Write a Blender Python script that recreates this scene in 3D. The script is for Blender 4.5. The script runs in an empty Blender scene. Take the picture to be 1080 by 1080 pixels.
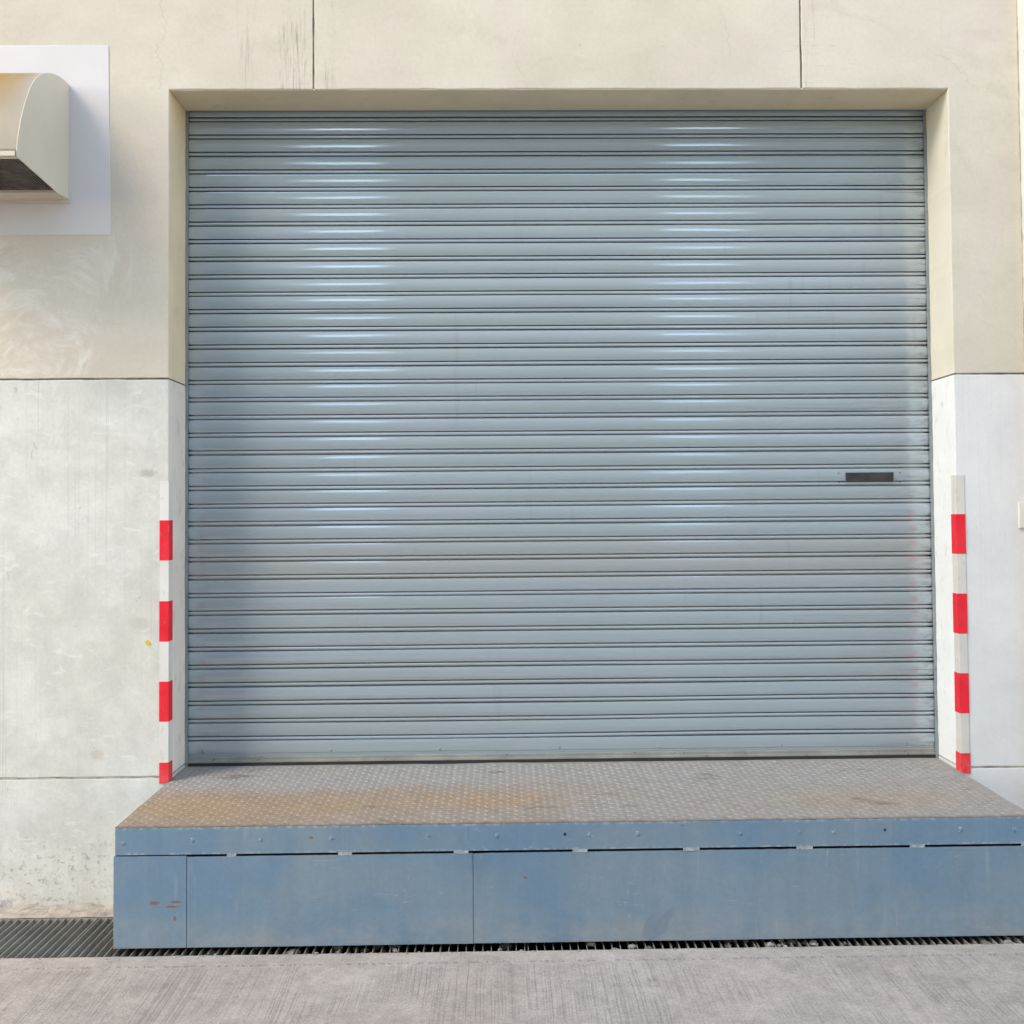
import bpy, bmesh, math, random
from mathutils import Vector, Matrix, noise as mnoise
random.seed(7)
scene = bpy.context.scene
COL = scene.collection
R = math.radians

# ------------------------------------------------------------------ node helper
class G:
    """small wrapper round a material's node tree"""
    def __init__(self, name):
        self.m = bpy.data.materials.new(name); self.m.use_nodes = True
        self.t = self.m.node_tree; self.t.nodes.clear()
        self.out = self.n('ShaderNodeOutputMaterial'); self.bs = self.n('ShaderNodeBsdfPrincipled')
        self.t.links.new(self.bs.outputs[0], self.out.inputs[0])
        g = self.n('ShaderNodeNewGeometry'); self.P = g.outputs['Position']; self.N = g.outputs['Normal']
        s = self.n('ShaderNodeSeparateXYZ'); self.set(s.inputs[0], self.P)
        self.x, self.y, self.z = s.outputs
    def n(self, k): return self.t.nodes.new(k)
    def set(self, sock, v):
        if isinstance(v, bpy.types.NodeSocket): self.t.links.new(v, sock)
        elif isinstance(v, (tuple, list)) and len(v) == 3 and sock.type == 'RGBA': sock.default_value = (*v, 1)
        else: sock.default_value = v
    def op(self, o, a, b=0.0, c=0.0):
        d = self.n('ShaderNodeMath'); d.operation = o
        for i, v in enumerate((a, b, c)): self.set(d.inputs[i], v)
        return d.outputs[0]
    def add(self, a, b): return self.op('ADD', a, b)
    def sub(self, a, b): return self.op('SUBTRACT', a, b)
    def mul(self, a, b): return self.op('MULTIPLY', a, b)
    def mx(self, a, b): return self.op('MAXIMUM', a, b)
    def vec(self, x, y, z):
        d = self.n('ShaderNodeCombineXYZ')
        for i, v in enumerate((x, y, z)): self.set(d.inputs[i], v)
        return d.outputs[0]
    def sc(self, sx, sy, sz, v=None, off=(0, 0, 0)):
        d = self.n('ShaderNodeMapping'); self.set(d.inputs['Vector'], v or self.P)
        d.inputs['Scale'].default_value = (sx, sy, sz); d.inputs['Location'].default_value = off
        return d.outputs[0]
    def noise(self, v, scale=1.0, detail=4.0, rough=.55, dist=0.0):
        d = self.n('ShaderNodeTexNoise'); self.set(d.inputs['Vector'], v)
        for k, q in (('Scale', scale), ('Detail', detail), ('Roughness', rough), ('Distortion', dist)): d.inputs[k].default_value = q
        return d.outputs[0]
    def voro(self, v, scale=1.0, feat='F1', rnd=1.0):
        d = self.n('ShaderNodeTexVoronoi'); d.feature = feat; self.set(d.inputs['Vector'], v)
        d.inputs['Scale'].default_value = scale; d.inputs['Randomness'].default_value = rnd
        return d.outputs['Distance']
    def mr(self, v, a, b, c=0.0, d=1.0):
        q = self.n('ShaderNodeMapRange'); q.interpolation_type = 'SMOOTHSTEP'
        for i, u in enumerate((v, a, b, c, d)): self.set(q.inputs[i], u)
        return q.outputs[0]
    def mix(self, f, a, b):
        q = self.n('ShaderNodeMix'); q.data_type = 'RGBA'
        self.set(q.inputs[0], f); self.set(q.inputs[6], a); self.set(q.inputs[7], b)
        return q.outputs[2]
    def gain(self, col, f):
        q = self.n('ShaderNodeVectorMath'); q.operation = 'SCALE'; self.set(q.inputs[0], col); self.set(q.inputs['Scale'], f)
        return q.outputs[0]
    def band(self, v, lo, hi, soft):
        return self.mul(self.mr(v, lo - soft, lo + soft), self.mr(v, hi - soft, hi + soft, 1, 0))
    def spot(self, cx, cy, cz, rx, ry, rz, soft=.5, warp=0.0):
        """soft ellipsoidal patch in world space, its edge broken up by noise"""
        d = self.n('ShaderNodeVectorMath'); d.operation = 'SUBTRACT'; self.set(d.inputs[0], self.P); d.inputs[1].default_value = (cx, cy, cz)
        e = self.n('ShaderNodeVectorMath'); e.operation = 'DIVIDE'; self.set(e.inputs[0], d.outputs[0]); e.inputs[1].default_value = (rx, ry, rz)
        l = self.n('ShaderNodeVectorMath'); l.operation = 'LENGTH'; self.set(l.inputs[0], e.outputs[0])
        r = l.outputs['Value']
        if warp: r = self.add(r, self.mul(self.sub(self.noise(self.P, 1.2 / min(rx, rz if rz < 9 else ry, rx), 5, .65), .5), warp))
        return self.mr(r, 1 - soft, 1 + soft * .3, 1, 0)
    def bump(self, h, strength=.3, dist=.01):
        b = self.n('ShaderNodeBump'); self.set(b.inputs['Height'], h)
        b.inputs['Strength'].default_value = strength; b.inputs['Distance'].default_value = dist
        self.t.links.new(b.outputs[0], self.bs.inputs['Normal'])
    def done(self, col, rough=.6, metal=0.0, spec=.5):
        self.set(self.bs.inputs['Base Color'], col); self.set(self.bs.inputs['Roughness'], rough)
        self.set(self.bs.inputs['Metallic'], metal); self.set(self.bs.inputs['Specular IOR Level'], spec)
        return self.m

# ------------------------------------------------------------------ measured sizes (metres)
W = 1.70            # half width of the opening
H = 3.505           # underside of the lintel
ZJ, ZL = 2.247, .546     # horizontal wall joints
JX = (-1.0755, 1.0545)   # vertical joints over the lintel
T = .25             # depth of the recess
ZT = 6.2            # top of the wall
ZP, ZB, PF = .516, .080, .66   # platform top, bottom, front

# ------------------------------------------------------------------ materials
def mat_beige():
    g = G('beige_wall_paint')
    big = g.noise(g.sc(.7, .7, .9), 1.6, 5, .6)
    c = g.mix(g.mr(big, .35, .65), (.585, .53, .448), (.67, .612, .532))
    c = g.mix(g.mul(g.mr(g.noise(g.sc(1.2, 1, 1.1), 1.2, 4, .55, 1.0), .46, .64), .7), c, (.63, .55, .495))
    c = g.mix(g.mul(g.mr(g.noise(g.sc(1, 1, 1.6, off=(4, 0, 3)), 2.8, 6, .7, .5), .52, .68), .35), c, (.50, .45, .375))   # pinkish patches
    fine = g.noise(g.P, 60, 3, .6)
    c = g.gain(c, g.mr(fine, .2, .8, .965, 1.035))
    # whitewash swirls brushed over the paint under the hood
    d = g.noise(g.sc(1, 1, 1), 2.2, 3, .5)
    dx = g.sub(g.x, -2.42); dz = g.sub(g.z, 2.30)
    rr = g.op('SQRT', g.add(g.mul(g.mul(dx, dx), .6), g.mul(g.mul(dz, dz), 1.5)))
    ang = g.op('ARCTAN2', dz, dx)
    sw = g.noise(g.vec(g.mul(g.add(rr, g.mul(d, .30)), 13), g.mul(ang, 2.0), 0.0), 1.0, 7, .74, .5)
    m = g.mul(g.mr(sw, .44, .72), g.mul(g.mr(g.x, -2.06, -1.93, 1, 0), g.mr(g.z, 2.88, 2.80, 0, 1)))
    c = g.mix(g.mul(m, .8), c, (.76, .745, .69))
    m2 = g.mul(g.mul(g.spot(-1.93, 0, 2.74, .09, 1, .17, .9, 1.4), g.mr(g.noise(g.sc(26, 1, 5), 1.0, 4, .6, .6), .42, .62)), .6)
    c = g.mix(m2, c, (.74, .73, .64))
    # dark rubbed streaks beside the joints
    for jx, w, amt in ((JX[0] - .075, .10, .95), (JX[0] + .045, .06, .7), (JX[0] - .29, .05, .55), (JX[1] + .03, .045, .4)):
        near = g.mr(g.op('ABSOLUTE', g.sub(g.x, jx)), w * .55, w, 1, 0)
        st = g.mr(g.noise(g.sc(110, 1, 5), 1.0, 6, .8), .47, .66)
        pat = g.mr(g.noise(g.sc(9, 1, 2.2), 1.0, 5, .7), .40, .60)
        c = g.mix(g.mul(g.mul(g.mul(near, st), pat), amt), c, (.19, .155, .12))
    hs = g.mul(g.mr(g.noise(g.sc(6, 1, 90), 1.0, 4, .7), .58, .72), g.mx(g.spot(1.17, 0, 3.66, .16, 1, .16, .7), g.spot(.14, 0, 3.62, .10, 1, .09, .7)))
    c = g.mix(g.mul(hs, .6), c, (.27, .23, .19))
    # scratches on the right hand wall
    sc = g.mul(g.mr(g.noise(g.sc(60, 1, 2.6, off=(3, 0, 1)), 1.0, 3, .6, .6), .69, .74), g.mul(g.mr(g.x, 1.74, 1.80), g.mr(g.z, 3.3, 3.0)))
    c = g.mix(g.mul(sc, .7), c, (.24, .2, .16))
    # hair cracks
    wv = g.noise(g.P, 3.5, 4, .6)
    wp = g.n('ShaderNodeVectorMath'); wp.operation = 'ADD'; g.set(wp.inputs[0], g.P)
    g.set(wp.inputs[1], g.vec(g.mul(wv, .35), 0.0, g.mul(g.noise(g.P, 2.5, 4, .6), .35)))
    cr = g.mr(g.voro(g.sc(1, 0.01, .55, wp.outputs[0]), 1.1, 'DISTANCE_TO_EDGE'), .0005, .0028, 1, 0)
    cm = g.mr(g.noise(g.sc(1, 1, 1, off=(2.3, 0, 7.1)), 1.6, 2, .5), .55, .62)
    c = g.mix(g.mul(g.mul(cr, cm), .22), c, (.30, .26, .21))
    cx = g.add(-1.735, g.mul(g.sub(g.noise(g.vec(0.0, 0.0, g.mul(g.z, 7)), 1.0, 5, .7), .5), .20))
    ck = g.mul(g.mr(g.op('ABSOLUTE', g.sub(g.x, cx)), .0004, .0022, 1, 0), g.mr(g.z, 3.50, 3.51))
    c = g.mix(g.mul(ck, .5), c, (.30, .26, .21))
    # specks and nicks
    sp = g.mul(g.mr(g.voro(g.sc(1, 0.01, .6), 13), .03, .055, 1, 0), g.mr(g.noise(g.P, 4.5, 2), .60, .64))
    c = g.mix(g.mul(sp, .65), c, (.17, .14, .11))
    # rust stain near the edges of the frame
    g.bump(g.add(g.mul(fine, .25), g.mul(g.noise(g.P, 7, 5, .65), 1.2)), .35, .006)
    return g.done(c, g.mr(big, .3, .7, .55, .72), 0, .35)

def mat_concrete(name, base, mott, dirty):
    g = G(name)
    big = g.noise(g.sc(.9, .9, .9), 1.7, 6, .62, .3)
    c = g.mix(g.mr(big, .34, .66), base, mott)
    med = g.noise(g.P, 7.5, 6, .68)
    c = g.gain(c, g.mr(med, .25, .75, 1 - .13 * dirty, 1 + .06 * dirty))
    cl = g.noise(g.sc(1, 1, .8, off=(3, 0, 6)), 3.6, 7, .7, .6)
    c = g.mix(g.mul(g.mr(cl, .50, .66), .30 * dirty), c, (.52, .52, .49))
    c = g.mix(g.mul(g.mr(cl, .46, .36), .35 * dirty), c, (.76, .76, .73))
    fine = g.noise(g.P, 70, 3, .65)
    c = g.gain(c, g.mr(fine, .25, .75, 1 - .045 * dirty, 1 + .03 * dirty))
    # faint run marks down the wall
    v = g.mr(g.noise(g.sc(120, 120, .3), 1.0, 3, .8), .56, .68)
    vm = g.mr(g.noise(g.sc(3.0, 3.0, .7, off=(5, 0, 0)), 1.0, 3), .40, .60)
    c = g.mix(g.mul(g.mul(v, vm), .6 * dirty), c, (.36, .36, .34))
    # ochre water stains
    ys = g.mul(g.mr(g.noise(g.sc(1.2, 1.2, 3.0, off=(1.7, 0, 4)), 2.3, 5, .7, .6), .63, .74), .5 * dirty)
    c = g.mix(ys, c, (.56, .47, .33))
    # scuffs: short slanting strokes
    s1 = g.mul(g.mr(g.noise(g.sc(42, 42, 10, off=(0, 0, 9)), 1.0, 4, .65, 1.6), .635, .69), g.mr(g.noise(g.sc(4, 4, 4, off=(0, 4, 0)), 1.0, 3), .50, .60))
    c = g.mix(g.mul(s1, .5 if dirty > .8 else .28), c, (.27, .265, .25))
    s3 = g.mul(g.mr(g.noise(g.sc(14, 14, 60, off=(3, 0, 1)), 1.0, 4, .65, 2.2), .64, .69), g.mr(g.noise(g.sc(3, 3, 3, off=(8, 4, 0)), 1.0, 3), .52, .60))
    c = g.mix(g.mul(s3, .35 * dirty), c, (.33, .32, .30))
    wl = g.mul(g.mr(g.noise(g.sc(9, 9, 22, off=(1, 0, 8)), 1.0, 6, .75, 1.0), .56, .66), .5 * dirty)
    c = g.mix(wl, c, (.77, .77, .745))
    sp = g.mul(g.mr(g.voro(g.sc(1, 1, .7), 19), .035, .065, 1, 0), g.mr(g.noise(g.P, 5.5, 2), .54, .60))
    c = g.mix(g.mul(sp, .6), c, (.22, .21, .2))
    h = g.add(g.mul(med, .9), g.mul(fine, .18))
    if dirty > .8:
        low = g.mr(g.z, .10, .42, 1, 0)
        pit = g.mul(g.mr(g.noise(g.sc(1, 1, 1.15), 34, 7, .80, .25), .56, .64), g.mul(low, g.mr(g.noise(g.P, 8, 3), .36, .56)))
        c = g.mix(g.mul(pit, .45), c, (.42, .405, .385))
        rs = g.mul(g.mr(g.voro(g.sc(1, 1, 1.7), 9), .09, .14, 1, 0), g.mul(low, g.mr(g.noise(g.P, 6, 3), .58, .64)))
        c = g.mix(g.mul(rs, .55), c, (.40, .27, .23))
        h = g.sub(h, g.mul(pit, 1.6))
        gap = g.mul(g.mr(g.noise(g.P, 16, 4, .7), .5, .62), g.mr(g.z, .015, .06, 1, 0))
        c = g.mix(g.mul(gap, .7), c, (.36, .33, .30))
        # broken patch and the little repaired holes
        c = g.mix(g.mul(g.spot(-2.0, 0, .645, .03, 1, .028, .5, 1.2), .5), c, (.50, .44, .38))
        c = g.mix(g.mul(g.spot(-1.79, 0, 1.84, .045, 1, .02, .6, 1.6), .7), c, (.42, .38, .33))
        c = g.mix(g.mul(g.spot(-1.82, 0, 1.20, .05, 1, .03, .6, 1.6), .5), c, (.50, .47, .40))
    g.bump(h, .55 if dirty > .8 else .3, .006)
    return g.done(c, .78, 0, .3)

def mat_shutter():
    g = G('grey_blue_shutter_paint')
    big = g.noise(g.sc(.8, .8, .8), 1.2, 3, .5)
    c = g.mix(g.mr(big, .35, .65), (.35, .425, .465), (.375, .445, .495))
    c = g.mix(g.mul(g.mr(g.noise(g.sc(.12, 1, 12.43, off=(0, 0, .3)), 1.0, 1, .5), .45, .7), .7), c, (.38, .455, .535))
    c = g.gain(c, g.mr(g.noise(g.sc(.25, 1, 260), 1.0, 3, .6), .25, .75, .975, 1.02))
    # band of brownish road dust across the lower middle, and drips from the joints
    du = g.mul(g.band(g.add(g.z, g.mul(g.sub(g.noise(g.sc(.6, 1, 1), 1.0, 2), .5), .12)), 1.34, 1.52, .06), .55)
    c = g.mix(du, c, (.40, .405, .41))
    dr = g.mul(g.mr(g.noise(g.sc(26, 1, 1.6), 1.0, 4, .7), .58, .72), g.mr(g.noise(g.sc(2, 1, 2), 1.0, 2), .44, .6))
    c = g.mix(g.mul(dr, .22), c, (.25, .26, .26))
    # worn dark streaks where the slats rub, thicker towards the right
    w = g.mul(g.mr(g.noise(g.sc(2.2, 1, 420), 1.0, 2, .6), .60, .66), g.mr(g.noise(g.sc(1.3, 1, 12, off=(3, 0, 0)), 1.0, 3), .48, .60))
    w = g.mul(w, g.add(.25, g.mul(g.mr(g.x, .9, 1.65), .75)))
    c = g.mix(g.mul(w, .65), c, (.13, .125, .12))
    # grime along the right edge where it runs in the guide
    e = g.mul(g.mr(g.x, 1.60, 1.70), g.mr(g.noise(g.sc(9, 1, 40), 1.0, 5, .75), .46, .60))
    c = g.mix(g.mul(e, .6), c, (.15, .14, .13))
    sp = g.mul(g.mr(g.voro(g.sc(1, 1, 1.3), 22), .02, .04, 1, 0), g.mr(g.noise(g.P, 3.5, 2), .60, .64))
    c = g.mix(g.mul(sp, .4), c, (.55, .58, .60))
    g.bump(g.noise(g.sc(2.2, 1, 40), 1.0, 3, .5), .12, .001)
    return g.done(c, g.mr(g.noise(g.sc(1.5, 1, 14), 1.0, 3, .6), .3, .7, .075, .14), 0.22, 1.0)

def mat_steel(name, col, rough, metal):
    g = G(name)
    n = g.noise(g.P, 9, 5, .6)
    c = g.gain(col, g.mr(n, .3, .7, .85, 1.12))
    c = g.mix(g.mul(g.mr(g.noise(g.P, 24, 4, .7), .6, .68), .5), c, (.12, .085, .06))
    g.bump(g.noise(g.P, 80, 3), .15, .002)
    return g.done(c, rough, metal, .5)

def mat_blue(name='blue_platform_paint', k=1.0):
    g = G(name)
    big = g.noise(g.sc(1.1, 1, 1.6), 1.5, 5, .6, .4)
    c = g.mix(g.mr(big, .38, .64), (.135, .235, .338), (.185, .262, .328))
    c = g.mix(g.mul(g.mr(g.noise(g.sc(1.6, 1, 2.2, off=(7, 0, 2)), 1.6, 4, .6, .5), .50, .76), .45), c, (.22, .285, .335))
    # dust rubbed up from below, and vertical wipe marks
    dz = g.mul(g.mr(g.z, .085, .25, 1, 0), g.mr(g.noise(g.sc(3, 1, 5), 1.4, 6, .7), .34, .62))
    c = g.mix(g.mul(dz, .5), c, (.33, .335, .33))
    vs = g.mul(g.mr(g.noise(g.sc(28, 1, 2.2), 1.0, 4, .65), .57, .74), g.mr(g.noise(g.sc(1.3, 1, 1.3, off=(0, 0, 5)), 1.6, 2), .45, .65))
    c = g.mix(g.mul(vs, .5), c, (.34, .39, .43))
    vw = g.noise(g.sc(16, 1, 1.1, off=(2, 0, 7)), 1.0, 5, .7)
    c = g.gain(c, g.mr(vw, .3, .7, .96, 1.04))
    c = g.gain(c, g.mr(g.noise(g.P, 55, 4, .7), .3, .7, .96, 1.04))
    dk = g.mr(g.noise(g.sc(1, 1, .8, off=(3, 0, 8)), 3.2, 3, .55, .8), .68, .72)
    c = g.mix(g.mul(dk, .4), c, (.125, .18, .26))
    # pale scratches
    s = g.mr(g.noise(g.sc(9, 1, 75, off=(0, 0, 2)), 1.0, 3, .6, 1.5), .67, .72)
    s2 = g.mr(g.noise(g.sc(70, 1, 14, off=(1, 0, 2)), 1.0, 3, .6, 1.5), .675, .73)
    sm = g.mr(g.noise(g.sc(1.6, 1, 2, off=(4, 0, 2)), 1.3, 2), .46, .6)
    c = g.mix(g.mul(g.mul(g.mx(s, s2), sm), .4), c, (.42, .47, .50))
    # chips showing rust
    r = g.mul(g.mr(g.voro(g.sc(1, .01, 1.9), 8.5), .055, .085, 1, 0), g.mr(g.noise(g.sc(1, 1, 1, off=(6, 0, 0)), 2.6, 2), .60, .63))
    ru = g.mx(r, g.mx(g.spot(-1.552, -PF, .243, .021, 1, .007, .4, 2.6), g.mx(g.spot(-1.475, -PF, .246, .022, 1, .005, .4, 2.6), g.mx(g.spot(-1.49, -PF, .229, .028, 1, .005, .4, 2.6), g.spot(-1.477, -PF, .185, .006, 1, .01, .4, 2.0)))))
    c = g.mix(g.mul(ru, .85), c, g.mix(g.noise(g.P, 40), (.30, .13, .05), (.16, .085, .05)))
    # pale worn paint on the edges
    ed = g.mr(g.noise(g.P, 45, 4, .7), .48, .6)
    rim = g.mx(g.band(g.z, .413, .424, .004), g.mr(g.z, ZP - .012, ZP - .004))
    c = g.mix(g.mul(g.mul(rim, ed), .45), c, (.46, .50, .50))
    g.bump(g.add(g.mul(g.noise(g.P, 4, 3), 2.0), g.mul(g.noise(g.P, 90, 3), .12)), .25, .006)
    return g.done(c, g.mr(big, .3, .7, .42, .58), 0, .45)

def mat_deck(name, lug):
    g = G(name)
    big = g.noise(g.sc(1, 1.4, 1), 1.7, 5, .65, .5)
    k = 1.06 if lug else .96
    grey = (.33 * k, .31 * k, .285 * k); brown = (.35 * k, .255 * k, .185 * k)
    left = g.mr(g.add(g.x, g.mul(g.sub(big, .5), 2.6)), -1.3, .5, 1, 0)
    fr = g.mr(g.add(g.y, g.mul(g.sub(big, .5), .6)), -.25, -.02, 1, 0)
    c = g.mix(g.mul(g.add(.25, g.mul(left, .75)), fr), grey, brown)
    rust = g.mx(g.mul(g.spot(-.38, -.36, ZP, .46, .13, 9, .9, 1.1), .8), g.mx(g.mul(g.spot(1.15, -.42, ZP, .42, .16, 9, .9, .7), .5), g.mul(g.spot(-1.45, -.42, ZP, .35, .2, 9, .9, .9), .65)))
    rust = g.mx(rust, g.mul(g.spot(-1.0, -.42, ZP, .4, .15, 9, .9, .9), .6))
    c = g.mix(g.mul(rust, g.mr(g.noise(g.P, 14, 4, .65), .25, .65)), c, (.40 * k, .26 * k, .14 * k))
    ed = g.mul(g.mr(g.add(g.y, g.mul(g.sub(g.noise(g.P, 18, 3), .5), .05)), -PF, -PF + .035, 1, 0), .6)
    c = g.mix(ed, c, (.20, .115, .07))
    gr = g.noise(g.P, 26, 4, .7)
    c = g.gain(c, g.mr(gr, .25, .75, .85, 1.11))
    dk = g.mul(g.mr(g.noise(g.sc(1, 1.6, 1, off=(9, 2, 0)), 3.6, 4, .7), .60, .70), .5)
    c = g.mix(dk, c, (.11, .09, .08))
    g.bump(g.noise(g.P, 120, 3), .2, .002)
    return g.done(c, g.mr(gr, .3, .7, .6, .82), 0, .25)

def mat_ground():
    g = G('broomed_concrete')
    big = g.noise(g.sc(1, 1, 1), .9, 5, .6, .4)
    c = g.mix(g.mr(big, .36, .64), (.48, .398, .338), (.54, .456, .397))
    c = g.mix(g.mul(g.mr(g.add(g.noise(g.P, 1.7, 5, .65), g.mul(g.x, .05)), .50, .68), .65), c, (.41, .37, .32))
    med = g.noise(g.P, 9, 6, .7)
    c = g.gain(c, g.mr(med, .25, .75, .84, 1.10))
    fine = g.noise(g.P, 120, 3, .7)
    c = g.gain(c, g.mr(fine, .25, .75, .80, 1.14))
    vf = g.noise(g.P, 38, 4, .7)
    c = g.gain(c, g.mr(vf, .3, .7, .90, 1.07))
    # broom marks running away from the wall, worn off in patches
    wob = g.mul(g.noise(g.sc(1, .5, 1), 3.0, 2), .03)
    st = g.noise(g.vec(g.mul(g.add(g.x, wob), 165), g.mul(g.y, .6), 0.0), 1.0, 2, .8)
    pm = g.mul(g.mr(g.noise(g.sc(1.4, .8, 1, off=(2, 5, 0)), 1.5, 3, .6), .34, .52), g.mr(g.y, -.83, -.80, 1, 0))
    lines = g.mul(g.mul(g.mr(st, .50, .64), pm), g.mr(g.noise(g.P, 6, 5, .75), .30, .60))
    c = g.mix(g.mul(lines, .27), c, (.20, .18, .165))
    # stippled line left by the formwork, just in front of the drain
    row = g.mul(g.band(g.y, -.80, -.786, .004), g.mr(g.noise(g.sc(55, 20, 1), 1.0, 2), .5, .56))
    c = g.mix(g.mul(row, .4), c, (.19, .17, .15))
    lip = g.mul(g.mr(g.add(g.y, g.mul(g.sub(g.noise(g.P, 11, 3), .5), .05)), -.745, -.715), g.mr(g.noise(g.P, 6, 4, .65), .42, .6))
    c = g.mix(g.mul(lip, .75), c, (.52, .44, .345))
    ol = g.mr(g.noise(g.sc(1, 1, 1, off=(8, 1, 0)), 4.5, 4, .7), .66, .72)
    c = g.mix(g.mul(ol, .4), c, (.16, .15, .14))
    sp = g.mul(g.mr(g.voro(g.P, 30), .05, .12, 1, 0), g.mr(g.noise(g.P, 5, 2), .58, .64))
    c = g.mix(g.mul(sp, .6), c, (.15, .135, .125))
    gt = g.mr(g.voro(g.P, 75), .10, .22, 1, 0)
    c = g.mix(g.mul(gt, g.mul(g.mr(g.noise(g.P, 3.2, 3), .46, .62), .45)), c, (.24, .21, .185))
    h = g.sub(g.add(g.mul(med, .8), g.mul(fine, .35)), g.add(g.mul(lines, .8), g.mul(row, .8)))
    g.bump(h, .6, .006)
    return g.done(c, .85, 0, .25)

def mat_plain(name, col, rough=.6, metal=0.0, var=.08, scale=8, spec=.4, dirt=0.0):
    g = G(name)
    n = g.noise(g.P, scale, 5, .6)
    c = g.gain(col, g.mr(n, .3, .7, 1 - var, 1 + var))
    if dirt:
        c = g.mix(g.mul(g.mr(g.noise(g.sc(1, 1, .5), scale * 4, 5, .7), .56, .68), dirt), c, (.25, .23, .21))
    g.bump(g.noise(g.P, scale * 9, 3), .12, .003)
    return g.done(c, rough, metal, spec)

def mat_red():
    g = G('worn_red_band')
    n = g.noise(g.P, 7, 5, .65)
    c = g.mix(g.mr(n, .35, .65), (.80, .010, .028), (.86, .022, .042))
    fade = g.mul(g.mr(g.z, .66, .54), g.mr(g.noise(g.P, 30, 4, .7), .3, .6))
    c = g.mix(g.mul(fade, .45), c, (.74, .16, .15))
    sc = g.mul(g.mr(g.noise(g.sc(150, 150, 14), 1.0, 4, .7), .60, .68), g.mr(g.noise(g.P, 9, 3), .46, .58))
    c = g.mix(g.mul(sc, .5), c, (.62, .30, .27))
    dk = g.mul(g.mr(g.noise(g.sc(60, 60, 90), 1.0, 4, .7), .62, .69), g.mr(g.noise(g.P, 6, 3), .45, .58))
    c = g.mix(g.mul(dk, .6), c, (.22, .04, .04))
    g.bump(g.noise(g.P, 60, 3), .2, .002)
    return g.done(c, g.mr(n, .3, .7, .35, .6), 0, .4)

def mat_hood():
    g = G('painted_sheet_metal')
    n = g.noise(g.sc(1, 1, 1), 2.6, 4, .55)
    c = g.mix(g.mr(n, .35, .65), (.635, .56, .46), (.675, .605, .505))
    st = g.mul(g.mr(g.z, 3.10, 3.44), g.mr(g.noise(g.sc(9, 1, 2), 1.0, 4, .6), .15, .52))
    top = g.mul(st, g.mr(g.x, -2.23, -2.13, 1, 0))
    c = g.mix(g.mul(top, .9), c, (.64, .40, .14))
    g.bump(g.noise(g.P, 5, 2), .12, .01)
    return g.done(c, .42, 0, .5)

def mat_mesh():
    g = G('bird_screen_metal')
    n = g.noise(g.P, 20, 3)
    return g.done(g.gain((.74, .74, .73), g.mr(n, .3, .7, .8, 1.2)), .55, .2, .4)

M = dict(
    beige=mat_beige(),
    conc=mat_concrete('weathered_white_concrete', (.615, .615, .575), (.69, .69, .665), 1.0),
    white=mat_concrete('white_wall_paint', (.69, .68, .69), (.73, .72, .725), .45),
    shut=mat_shutter(),
    guide=mat_steel('guide_steel', (.27, .31, .34), .38, .2),
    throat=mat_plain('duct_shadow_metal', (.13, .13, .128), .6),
    dark=mat_plain('black_slot', (.03, .03, .03), .5),
    seal=mat_plain('joint_sealant', (.17, .145, .125), .8, 0, .35, 30),
    blue=mat_blue(), deck=mat_deck('worn_checker_plate', False), lug=mat_deck('checker_plate_lugs', True),
    chip=mat_plain('chipped_paint', (.33, .385, .42), .6, 0, .3, 60),
    ground=mat_ground(),
    pit=mat_plain('drain_dirt', (.07, .068, .064), .9, 0, .4, 9, .2),
    grate=mat_steel('drain_steel', (.37, .345, .305), .6, .1),
    rubble=mat_plain('broken_mortar', (.34, .315, .28), .9, 0, .3, 30, .2),
    patch=mat_plain('white_patch_paint', (.66, .635, .655), .6, 0, .03, 2),
    hood=mat_hood(), mesh=mat_mesh(),
    red=mat_red(),
    gwhite=mat_plain('white_guard_paint', (.70, .69, .67), .5, 0, .04, 6, .4, .25),
    greyg=mat_plain('aged_guard_paint', (.62, .59, .55), .55, 0, .06, 6, .4, .25),
    added_wall=mat_plain('added_wall_concrete', (.34, .33, .31), .85, 0, .1, 2),  # for the unseen wall added across the yard
    yellow=mat_plain('yellow_paint', (.72, .50, .03), .6),
    column=mat_plain('pale_column_paint', (.66, .65, .60), .7, 0, .06, 4, .3, .3),
    soffit=mat_plain('tan_soffit_paint', (.77, .645, .465), .7, 0, .06, 3, .3, .15),
    seal_pale=mat_plain('pale_mortar_joint', (.42, .37, .33), .85, 0, .3, 25),
    jamb_tan=mat_plain('tan_jamb_bounce_lit', (.84, .675, .475), .6, 0, .05, 4, .3, .15),  # jamb colour warmed and brightened to make up for missing bounce light
    jamb_cream=mat_plain('cream_jamb_side_lit', (.70, .655, .55), .6, 0, .04, 3, .3, .12),  # raised above the panel colour to stand in for side light
    jamb_pink=mat_plain('worn_jamb_bounce_lit', (.85, .745, .675), .6, 0, .05, 4, .3, .28),  # real scuffs, but bounce light is put into the pale pink
    jamb_white=mat_plain('scuffed_jamb_side_lit', (.82, .825, .82), .5, 0, .03, 5, .4, .3),  # scuffed white, lifted so the jamb reads lit from the left
    cover=mat_plain('cream_cover', (.69, .68, .62), .55, 0, .05, 8),
)

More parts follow.
